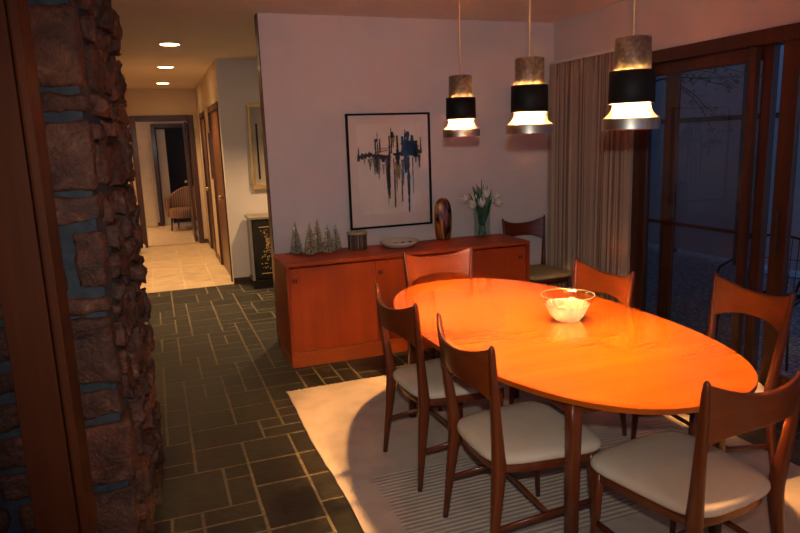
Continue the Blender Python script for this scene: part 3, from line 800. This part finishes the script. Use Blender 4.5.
pl = pendant((*LY[0], 1.612), 'silver and black pendant lamp hanging over the far end of the table')
dup(pl, (*LY[1], 1.612), .7, 'silver and black pendant lamp hanging in the middle of the three')
dup(pl, (*LY[2], 1.612), 1.9, 'silver and black pendant lamp hanging nearest the glass door in the photo, largest in view')

# ---------------------------------------------------------------- credenza and the things on it
def credenza():
    x0, x1, y0, y1, h = .806, 2.79, 4.50, 4.995, .776
    cx = (x0+x1)/2
    t = thing('sideboard', 'long low walnut sideboard with flush doors against the back wall', 'sideboard', (cx, (y0+y1)/2, 0))
    X = (x1-x0)/2; Y = (y1-y0)/2
    bx(-X, X, -Y, Y, h-.028, h).build('top_panel', 'credtop', t, bevel=.002)
    for s, nm in ((-1, 'side_panel'), (1, 'side_panel')):
        a, b = sorted((s*X, s*(X-.025))); bx(a, b, -Y, Y, .0 if False else .09, h-.0285).build(nm, 'cred', t, bevel=.002)
    bx(-X+.0255, X-.0255, -Y+.002, Y, .09, .118).build('bottom_panel', 'credlight', t, bevel=.002)
    bx(-X+.0255, X-.0255, Y-.012, Y, .1185, h-.029).build('back_panel', 'cred', t)
    mb = bx(-X+.004, X-.004, -Y+.012, -Y+.034, 0, .0895); mb.box(-X+.004, -X+.026, -Y+.034, Y-.01, 0, .0895); mb.box(X-.026, X-.004, -Y+.034, Y-.01, 0, .0895)
    mb.build('plinth', 'credlight', t, bevel=.002)
    n = 3; w = (2*X-.053)/n
    for i in range(n):
        a = -X+.0265+i*w
        d = bx(a+.0015, a+w-.0015, -Y+.012, -Y+.032, .1195, h-.040).build('door', 'cred', t, bevel=.0015)
        ps = [a+.035] if i == 0 else ([a+.035] if i == 1 else [a+w-.05])
        for p in ps:
            for dx in (-.010, .010):
                mb = MB(); mb.sweep([(p+dx, -Y+.013, h-.145), (p+dx, -Y+.013, h-.115)], [(.006, .0035), (.006, .0035)], 12, ref=(0, 1, 0)); mb.build('finger_pull', 'dark', d)
credenza()
CT = .7762
def xmas(x, y, h, r, label, seed):
    mb = MB(); rnd = random.Random(seed); tiers = 13; n = 18
    for k in range(tiers):
        f = k/tiers; z = .012+(h-.02)*f; rr = r*(1-f)**.9+.004; rs = []
        for q, (sr, dz) in enumerate([(.35, .012), (1.0, -.002), (.86, .004), (.4, .020)]):
            rs.append([(rr*sr*(1+(.30*((j % 2)*2-1) if sr > .5 else 0)+rnd.uniform(-.05, .05))*math.cos(2*PI*j/n+k), rr*sr*(1+(.30*((j % 2)*2-1) if sr > .5 else 0))*math.sin(2*PI*j/n+k), z+dz+rnd.uniform(-.001, .001)) for j in range(n)])
        mb.rings(rs, True, True, 0, False)
    mb.sweep([(0, 0, h-.03), (0, 0, h+.008)], [.004, .0012], 8)
    mb.lathe([(r*.62, 0), (r*.62, .006), (.006, .012), (.004, h-.02)], n=20, cap0=True)
    o = mb.build('beaded_tree', 'bead', loc=(x, y, CT), fix=False); tag(o, label, 'tree ornament', 'small beaded trees on the sideboard')
# ---- positions solved from the photograph on the top of the sideboard
T = [(.975, 4.93, .250, .041, 'champagne beaded tree ornament, leftmost in the group on the sideboard'),
     (1.068, 4.84, .250, .044, 'champagne beaded tree ornament standing second from the left, close to the front'),
     (1.150, 4.94, .262, .040, 'tallest champagne beaded tree ornament in the middle of the group of five'),
     (1.205, 4.835, .225, .040, 'champagne beaded tree ornament standing fourth from the left, near the front'),
     (1.298, 4.95, .205, .036, 'shortest champagne beaded tree ornament, nearest the striped log pot')]
for i, a in enumerate(T): xmas(*a, 20+i)
def pot():
    t = thing('log_candle_holder', 'round striped bark candle holder with pale wood top on the sideboard', 'candle holder', (1.455, 4.885, CT))
    mb = MB(); n = 60
    rs = []
    for r, z in [(.070, 0), (.074, .004), (.0745, .118)]:
        rs.append([(r*(1+.018*math.sin(j*2.1)+.012*math.sin(j*5.3))*math.cos(2*PI*j/n), r*(1+.018*math.sin(j*2.1)+.012*math.sin(j*5.3))*math.sin(2*PI*j/n), z) for j in range(n)])
    mb.rings(rs, True, True); mb.build('bark_body', 'bark', t)
    mb = MB(); mb.lathe([(.079, .1185), (.081, .122), (.081, .134), (.078, .138), (.035, .138), (.033, .13), (.0, .13)], n=40, cap0=True); mb.build('wooden_top', 'logtop', t)
pot()
def dish():
    t = thing('ceramic_dish', 'shallow cream ceramic dish with dark brush strokes on the sideboard', 'dish', (1.775, 4.80, CT)); t.scale = (1.07, 1.07, 1.3)
    mb = MB(); mb.lathe([(.0, 0), (.085, 0), (.11, .006), (.135, .024), (.146, .037), (.143, .039), (.13, .028), (.1, .013), (.0, .009)], n=48); mb.build('dish_body', 'china', t)
    mb = MB()
    for a, b in [((-.05, .02), (-.02, -.02)), ((.0, -.02), (.055, .035)), ((-.10, -.03), (-.085, -.05)), ((.085, .03), (.10, .0))]:
        mb = MB(); mb.sweep([(a[0], a[1], .019+.0), ((a[0]+b[0])/2+.006, (a[1]+b[1])/2, .022), (b[0], b[1], .024)], [.003, .006, .002], 8)
        mb.build('brush_stroke', 'chinabrush', t)
dish()
def sculpture():
    mb = MB(); n = 36; pr = [(.0, 0), (.045, 0), (.058, .012), (.064, .05), (.068, .11), (.0685, .17), (.064, .225), (.052, .262), (.034, .281), (.015, .289), (.0, .290)]
    rs = []
    for r, z in pr[1:-1]:
        rs.append([(r*math.cos(2*PI*j/n), r*.78*math.sin(2*PI*j/n)*(1-.18*math.exp(-((z-.20)/.04)**2)*(1 if math.sin(2*PI*j/n) < -.6 else 0)), z) for j in range(n)])
    mb.rings(rs, True, True); o = mb.build('amber_sculpture', 'amber', loc=(2.215, 4.92, CT)); o.scale = (1.15, 1.0, 1.22); o.modifiers.new('s', 'SUBSURF').render_levels = 1
    tag(o, 'glossy dark amber streaked upright sculpture on the sideboard beside the picture', 'sculpture')
sculpture()
def vase():
    V = (2.565, 4.895); SC = 1.28
    t = thing('glass_vase', 'clear glass cylinder vase of tulips at the right of the sideboard', 'vase', (*V, CT)); t.scale = (SC*.88, SC*.88, SC*.90)
    mb = MB(); mb.lathe([(.0, 0), (.055, 0), (.060, .004), (.062, .225), (.0605, .226), (.0585, .225), (.0565, .012), (.0, .010)], n=40); mb.build('vase_body', 'vase', t)
    rnd = random.Random(9)
    # tulips: a thing each, standing in the vase
    heads = [(-.125, .02, .27), (-.085, -.03, .235), (-.045, .03, .255), (-.03, -.05, .225), (.02, -.03, .285), (.035, .03, .245), (.115, .0, .275), (.12, -.02, .235)]
    words = ['reaching furthest left out of the vase', 'drooping low at the left, second bloom from the left', 'behind the left blooms, third from the left', 'hanging lowest over the front of the vase rim',
             'standing highest near the middle of the vase', 'tucked low behind the middle bloom', 'upper one of the two blooms leaning right', 'lower one of the two blooms leaning right']
    for i, (x, y, z) in enumerate(heads):
        f = thing('tulip', 'white tulip %s' % words[i], 'flower', (*V, CT), 0, 'white tulips in the glass vase'); f.scale = (SC*.76, SC*.9, SC*.93)
        b = Vector((rnd.uniform(-.03, .03), rnd.uniform(-.03, .03), .014)); e = Vector((x, y, z))
        m1 = Vector((x*.25, y*.3, .17)); m2 = Vector((x*.7, y*.7, z-.0+.01)) if abs(x) > .08 else Vector((x*.7, y*.7, z*.85))
        pts = [b, b.lerp(m1, .5), m1, m1.lerp(m2, .5), m2, e]
        mb = MB(); mb.sweep(pts, [.0028]*6, 8, ref=(0, 1, .2)); mb.build('stem', 'stem', f)
        d = (e-m2).normalized(); d = (d+Vector((0, 0, .5))).normalized(); q = d.to_track_quat('Z', 'Y').to_matrix()
        mb = MB()
        for k in range(6):
            a0 = 2*PI*k/6+.3*i; L = .066; off = 1.1 if k % 2 else 1.28; g = []
            for v in range(6):
                tt = v/5; row = []
                for u in (-1, -.5, 0, .5, 1):
                    ang = a0+u*.52*(math.sin(PI*min(.97, tt*.85+.12))**.6); rr = (.004+.021*math.sin(PI*(tt*.62+.08)))*off*(1+.06*(1-u*u))
                    row.append(e+q@Vector((rr*math.cos(ang), rr*math.sin(ang), L*tt-.006-.006*u*u*tt)))
                g.append(row)
            mb.rings(g, False, False, 0, True, False)
        o = mb.build('petals', 'petal', f, fix=False); s_ = o.modifiers.new('t', 'SOLIDIFY'); s_.thickness = .0012
    lv = MB()
    for i, (x, y, z, w) in enumerate([(-.065, 0, .345, .02), (-.085, .02, .30, .016), (0, .0, .385, .022), (.012, .03, .33, .02), (-.02, -.03, .31, .022), (.035, -.02, .30, .02), (.075, 0, .315, .024), (.06, -.03, .26, .026), (-.04, .03, .28, .02), (.03, .03, .35, .015), (-.05, -.02, .33, .02), (-.03, .01, .36, .018), (.05, .01, .34, .022), (.02, -.03, .30, .024), (-.01, .02, .34, .024), (.045, .02, .29, .03), (-.03, -.03, .26, .028), (.01, -.03, .24, .03)]):
        g = []
        for v in range(9):
            tt = v/8; c = Vector((x*tt**1.6, y*tt, .08+(z-.08)*tt)); ww = w*math.sin(PI*min(1, tt*.82+.18))**.8+.001*(1-tt)
            a = .5+i*1.1; dr = Vector((math.cos(a*.35), math.sin(a*.35), 0))
            g.append([c-dr*ww, c+Vector((0, .006, 0)), c+dr*ww])
        lv.rings(g, False, False, 0, True, False)
    f = lv.build('tulip_leaves', 'leaf', loc=(*V, CT), fix=False); f.scale = (SC*.98,)*3; s_ = f.modifiers.new('t', 'SOLIDIFY'); s_.thickness = .001
    tag(f, 'dark green pointed tulip leaves standing up in the glass vase', 'leaves', None, 'stuff')
vase()

# ---------------------------------------------------------------- framed art
def art():
    x0, x1, z0, z1 = 1.468, 2.193, .897, 1.828; Y = YB-.003
    cx, cz = (x0+x1)/2, (z0+z1)/2; w, h = (x1-x0)/2, (z1-z0)/2
    t = thing('framed_artwork', 'abstract ink artwork in a thin black frame on the back wall', 'picture', (cx, Y, cz))
    f = MB(); b = .016
    for a in ((-w, w, -.028, 0, h-b, h), (-w, w, -.028, 0, -h, -h+b), (-w, -w+b, -.028, 0, -h+b, h-b), (w-b, w, -.028, 0, -h+b, h-b)): f.box(*a)
    f.build('frame', 'black', t, bevel=.0015)
    bx(-w+b, w-b, -.012, -.002, -h+b, h-b).build('mat_board', 'mat', t)
    mb = MB(); k = .085
    mb.box(-w+k, w-k, -.0135, -.0121, -h+k+.03, h-k)
    p = mb.build('art_paper', 'paper', t)
    # ink shapes: sx, sz in the crop frame of the sheet (0..1 across, 0..1 down)
    rnd = random.Random(12)
    ink = MB(); grey = MB(); oc = MB(); ru = MB()
    PX0, PX1, PZ0, PZ1 = -w+.075, w-.075, h-.075, -h+.10
    def P(u, v): return PX0+(PX1-PX0)*u, PZ0+(PZ1-PZ0)*v
    def stroke(mb, u0, v0, u1, v1, w0, w1, d, rag=.3, n=14):
        L = []; R_ = []
        for i in range(n+1):
            tt = i/n; u = u0+(u1-u0)*tt; v = v0+(v1-v0)*tt; ww = (w0+(w1-w0)*tt)*(1+rnd.uniform(-rag, rag))
            x, z = P(u, v); x += rnd.uniform(-.0015, .0015)
            dx, dz = (u1-u0), (v1-v0)
            if abs(dx)*.6 > abs(dz): L.append((x, z-ww)); R_.append((x, z+ww))
            else: L.append((x-ww, z)); R_.append((x+ww, z))
        vs = [(x, d, z) for x, z in L]+[(x, d, z) for x, z in R_]
        vs += [(x, d-.0004, z) for x, y, z in vs]
        m = n+1; fs = []
        for i in range(n): fs += [(2*m+i, 2*m+i+1, 3*m+i+1, 3*m+i), (i, i+1, 2*m+i+1, 2*m+i), (m+i, m+i+1, 3*m+i+1, 3*m+i)]
        mb.add(vs, fs)
    # soft grey and ochre washes
    for u, v0, v1, ww in [(.27,.36,.55,.022),(.33,.33,.6,.02),(.45,.35,.72,.017),(.78,.25,.45,.03),(.62,.35,.6,.024),(.9,.25,.44,.03),(.2,.38,.5,.02),(.7,.4,.68,.015),(.46,.5,.88,.008),(.57,.5,.92,.006),(.68,.5,.86,.007),(.96,.3,.5,.012)]:
        stroke(grey, u, v0, u, v1, ww, .003, -.0137)
    for u, v0, v1, ww in [(.6,.42,.74,.02),(.64,.45,.62,.018),(.22,.37,.46,.016),(.4,.44,.55,.014),(.56,.14,.28,.02),(.12,.36,.43,.012),(.5,.36,.48,.018)]:
        stroke(oc, u, v0, u, v1, ww*.8, .003, -.0142)
    for u0, v0, u1, v1, ww in [(.3,.31,.52,.29,.007),(.33,.28,.48,.27,.005)]: stroke(ru, u0, v0, u1, v1, ww, ww*.5, -.0151)
    # horizontal dark band
    stroke(ink, .02,.36,.24,.33,.018,.02,-.0146,.6); stroke(ink, .2,.345,.5,.36,.014,.012,-.0146,.6); stroke(ink, .84,.33,1.0,.31,.024,.016,-.0146,.6)
    stroke(ink, .55,.34,.86,.33,.014,.018,-.0146,.6); stroke(ink, .04,.25,.03,.4,.003,.010,-.0146)
    # towers
    for u, v0, v1, a, b2 in [(.32,.10,.33,.002,.006),(.30,.17,.2,.014,.016),(.355,.17,.32,.006,.007),(.29,.2,.33,.007,.006),(.53,.06,.33,.003,.006),(.545,.10,.16,.010,.018),(.5,.14,.36,.005,.008),(.62,.14,.34,.007,.012),
                            (.74,.08,.42,.004,.022),(.78,.1,.3,.014,.02),(.85,.14,.36,.010,.030),(.9,.2,.38,.018,.02),(.98,.16,.34,.002,.010),(.7,.15,.35,.01,.014),(.82,.2,.36,.03,.03)]:
        stroke(ink, u, v0, u, v1, a, b2, -.0149, .35)
    # drips
    for u, v0, v1, a, b2 in [(.30,.36,.54,.016,.006),(.48,.36,.82,.015,.007),(.56,.38,.92,.004,.003),(.78,.38,.98,.016,.006),(.74,.38,.55,.014,.01),(.85,.38,.78,.005,.003),(.67,.62,.86,.003,.003),(.95,.36,.5,.007,.002),(.62,.36,.46,.02,.004),(.40,.36,.42,.03,.01)]:
        stroke(ink, u, v0, u, v1, a, b2, -.0154, .3)
    for nm, m_, mt in (('ink_wash', grey, 'inkgrey'), ('ochre_wash', oc, 'ochre'), ('rust_stroke', ru, 'rust'), ('ink_strokes', ink, 'ink')): m_.build(nm, mt, p, fix=False)
    bx(-w+b, w-b, -.0215, -.0195, -h+b, h-b).build('glass_pane', 'glass', t)
art()

# ---------------------------------------------------------------- entry: gilt mirror and lacquer cabinet
def mirror_frame():
    x0, x1, z0, z1 = 1.07, 1.62, 1.10, 2.08; Y = HY-.002; b = .035
    t = thing('gilt_framed_picture', 'gilt framed glazed picture hanging above the black lacquer cabinet', 'picture', ((x0+x1)/2, Y, (z0+z1)/2))
    w, h = (x1-x0)/2, (z1-z0)/2; f = MB()
    for a in ((-w, w, -.04, 0, h-b, h), (-w, w, -.04, 0, -h, -h+b*1.6), (-w, -w+b, -.04, 0, -h+b*1.6, h-b), (w-b, w, -.04, 0, -h+b*1.6, h-b)): f.box(*a)
    f.build('frame', 'gold', t, bevel=.010)
    m = bx(-w+b, w-b, -.012, -.002, -h+b*1.6, h-b).build('backing', 'mirrorback', t)
    bx(-w+.085, -w+.105, -.017, -.0122, -h+.12, h-.22).build('dark_strip', 'black', m)
    mb = MB()
    for k in range(5):
        z = .18-.13*k; pts = [(-.03+.05*math.cos(q*.9+k)*(1-q*.09), -.018, z+.06*math.sin(q*.9+k)*(1-q*.09)) for q in range(9)]
        mb.sweep(pts, [.010-.0006*q for q in range(9)], 8, ref=(0, 1, 0))
    mb.sweep([(-.05, -.018, .24), (.0, -.018, .1), (-.02, -.018, -.15), (.02, -.018, -.42)], [.006, .010, .010, .006], 8, ref=(0, 1, 0))
    mb.build('scroll_figure', 'figure', m)
    bx(-w+b, w-b, -.034, -.032, -h+b*1.6, h-b).build('glass_pane', 'glass', t)
mirror_frame()
def cabinet():
    x0, x1, y0, y1, h = .945, 1.65, 7.36, 7.76, .82
    t = thing('lacquer_cabinet', 'black lacquer cabinet with gilt floral painting in the entry', 'cabinet', ((x0+x1)/2, (y0+y1)/2, 0))
    X, Y = (x1-x0)/2, (y1-y0)/2
    bx(-X+.02, X-.02, -Y+.01, Y-.01, .10, h-.03).build('body', 'lacquer', t, bevel=.004)
    bx(-X, X, -Y, Y, h-.0295, h).build('cabinet_top', 'pewter', t, bevel=.004)
    bx(-X, X, -Y, Y, .0, .0995).build('base_plinth', 'lacquer', t, bevel=.006)
    for s in (-1, 1):
        a, b = sorted((s*X, s*(X-.022))); bx(a, b, -Y+.002, -Y+.024, .1, h-.03).build('corner_strip', 'pewter', t)
    for s in (-1, 1):
        a, b = sorted((s*.003, s*(X-.03))); d = bx(a, b, -Y-.004, -Y+.0095, .13, h-.05).build('door', 'lacquer', t, bevel=.002)
        mb = MB(); rnd = random.Random(6+s); c = (a+b)/2
        for k in range(150):
            u = rnd.uniform(-.5, .5); v = rnd.random(); x = c+u*(.11+.08*math.sin(v*7)); z = .22+v*.45
            r = rnd.uniform(.003, .009)
            mb.add([(x+r*math.cos(q*PI/3+k), -Y-.0052, z+r*.8*math.sin(q*PI/3+k)) for q in range(6)]+[(x, -Y-.0075, z)], [(q, (q+1) % 6, 6) for q in range(6)])
        mb.box(c-.09, c+.09, -Y-.0055, -Y-.0042, .17, .18); mb.box(c-.09, c+.09, -Y-.0055, -Y-.0042, .70, .71)
        g_ = mb.build('gilt_painting', 'gold', d, fix=False); g_['kind'] = 'stuff'
cabinet()
# ---------------------------------------------------------------- hall armchair
def armchair():
    t = thing('armchair', 'striped upholstered tub armchair seen in the room beyond the hall', 'armchair', (.50, 13.55, .012), PI-.35)
    mb = MB(); n = 28
    def rg(z, ro, ri, w=None):
        out = []; 
        for j in range(n+1):
            a = -PI*.02+PI*1.04*j/n; out.append((ro*math.cos(a)*1.0, -ro*.95*math.sin(a), z+.20*max(0, math.sin(a))**2*(1 if z > .5 else 0)))
        for j in range(n, -1, -1):
            a = -PI*.02+PI*1.04*j/n; out.append((ri*math.cos(a), -ri*.95*math.sin(a), z+.20*max(0, math.sin(a))**2*(1 if z > .5 else 0)))
        return out
    mb.rings([rg(.26, .34, .28), rg(.45, .36, .29), rg(.62, .37, .30), rg(.65, .36, .31)], True, True); mb.build('backrest', 'stripe', t)
    mb = MB(); mb.lathe([(.27, .26), (.285, .28), (.285, .40), (.27, .44), (.15, .455), (.0, .458)], n=32, cap0=True); mb.build('seat', 'stripe', t)
    for x, y in ((-.22, .12), (.22, .12), (-.2, -.2), (.2, -.2)):
        mb = MB(); mb.sweep([(x*1.08, y*1.1, 0), (x, y, .259)], [.012, .02], 10); mb.build('leg', 'base', t)
armchair()

# ---------------------------------------------------------------- recessed downlights
def beam(t, w):
    li = bpy.data.lights.new('spot_beam', 'SPOT'); li.energy = w; li.color = (1, .60, .27); li.spot_size = math.radians(112); li.spot_blend = .8; li.shadow_soft_size = .06
    o = bpy.data.objects.new('spot_beam', li); COL.objects.link(o); o.parent = t; o.location = (0, 0, -.02)
def downlight(x, y, label, first=None, w=100):
    if first:
        r = dup(first, (x, y, CZ), 0, label)
        for c in r.children:
            if c.type == 'LIGHT': c.data = c.data.copy(); c.data.energy = w
        return r
    t = thing('recessed_light', label, 'ceiling light', (x, y, CZ), 0, 'recessed downlights in the ceiling')
    mb = MB(); mb.lathe([(.108, 0), (.106, -.006), (.088, -.006), (.086, 0)], n=36); mb.build('trim_ring', 'white', t)
    mb = MB(); mb.lathe([(.0, -.004), (.0855, -.004), (.0855, -.0005), (0, -.0005)], n=28); mb.build('lens', 'down', t)
    beam(t, w); return t
dl = downlight(.262, 6.73, 'recessed ceiling downlight nearest the dining room in the row of three', None, 150)
downlight(.262, 8.55, 'middle recessed ceiling downlight in the hall row of three', dl, 230)
downlight(.262, 10.62, 'recessed ceiling downlight furthest down the hall', dl, 150)
downlight(1.75, 6.75, 'recessed ceiling downlight in the entry in front of the gilt framed picture', dl, 260)
downlight(.1, 13.0, 'added unseen fill downlight in the carpeted room beyond the hall', dl, 70)  # added out of view to warm and brighten the far room

downlight(1.0, -.9, 'added unseen fill downlight behind the camera, nearer the dining table', dl, 90)  # this row and the next behind the camera: unseen, added as warm ambient fill
downlight(2.6, -.9, 'added unseen fill downlight behind the camera beside the glass doors', dl, 90)
downlight(1.0, -2.3, 'added unseen fill downlight furthest behind the camera, on the stone wall side', dl, 90)
downlight(2.6, -2.3, 'added unseen fill downlight furthest behind the camera, on the glass door side', dl, 90)
# fill lamp added out of view to brighten the far room
def added_fill_lamp():
    t = thing('added_fill_lamp', 'added unseen fill lamp with a cream shade in the far room', 'lamp', (-1.2, 13.2, .012))
    mb = MB(); mb.lathe([(.0, 0), (.14, 0), (.14, .015), (.012, .03), (.011, 1.35), (0, 1.35)], n=24); mb.build('base', 'brass', t)
    mb = MB(); mb.lathe([(.20, 1.25), (.14, 1.55)], n=32); mb.build('lamp_shade', 'whitein', t)
    mb = MB(); mb.lathe([(.0, 1.34), (.03, 1.37), (.03, 1.42), (0, 1.45)], n=12); mb.build('bulb', 'bulb2', t)
added_fill_lamp()
# the camera's own small flash, just above the lens
fl = bpy.data.lights.new('camera_flash', 'SPOT'); fl.spot_size = math.radians(82); fl.spot_blend = 1.0; fl.shadow_soft_size = .02; fl.energy = 138; fl.color = (1.0, .93, .82)
fo = bpy.data.objects.new('camera_flash', fl); COL.objects.link(fo); FLASH = fo
# ---------------------------------------------------------------- sky
W = bpy.data.worlds.new('dusk'); S.world = W; W.use_nodes = True
nt = W.node_tree; bg = nt.nodes['Background']
tc = N(nt, 'ShaderNodeTexCoord'); sep = N(nt, 'ShaderNodeSeparateXYZ'); nt.links.new(tc.outputs['Generated'], sep.inputs[0])
c = ramp(nt, sep.outputs['Z'], [(.0, (.20, .34, .62)), (.35, (.13, .25, .52)), (1.0, (.06, .13, .34))])
nt.links.new(c, bg.inputs['Color']); bg.inputs['Strength'].default_value = .72

# ---------------------------------------------------------------- camera
f = 650.0
R = Matrix(((0.93505207, -0.0985812, 0.34052808), (-0.35281963, -0.16507424, 0.92101509), (-0.03458236, -0.98134206, -0.1891344)))
cam = bpy.data.cameras.new('camera'); cam.sensor_width = 36; cam.lens = f/800*36; cam.clip_start = .05
co = bpy.data.objects.new('camera', cam); COL.objects.link(co)
rot = Matrix(((R[0][0], -R[0][1], -R[0][2]), (R[1][0], -R[1][1], -R[1][2]), (R[2][0], -R[2][1], -R[2][2])))
co.matrix_world = Matrix.Translation((0, 0, 1.6)) @ rot.to_4x4()
S.camera = co
fo.matrix_world = Matrix.Translation((0, -.02, 1.74)) @ rot.to_4x4()
S.view_settings.view_transform = 'Standard'; S.view_settings.look = 'None'; S.view_settings.gamma = 1; S.view_settings.exposure = 0
S.view_settings.use_curve_mapping = False
S.cycles.max_bounces = 10; S.cycles.transparent_max_bounces = 12; S.cycles.sample_clamp_indirect = 0
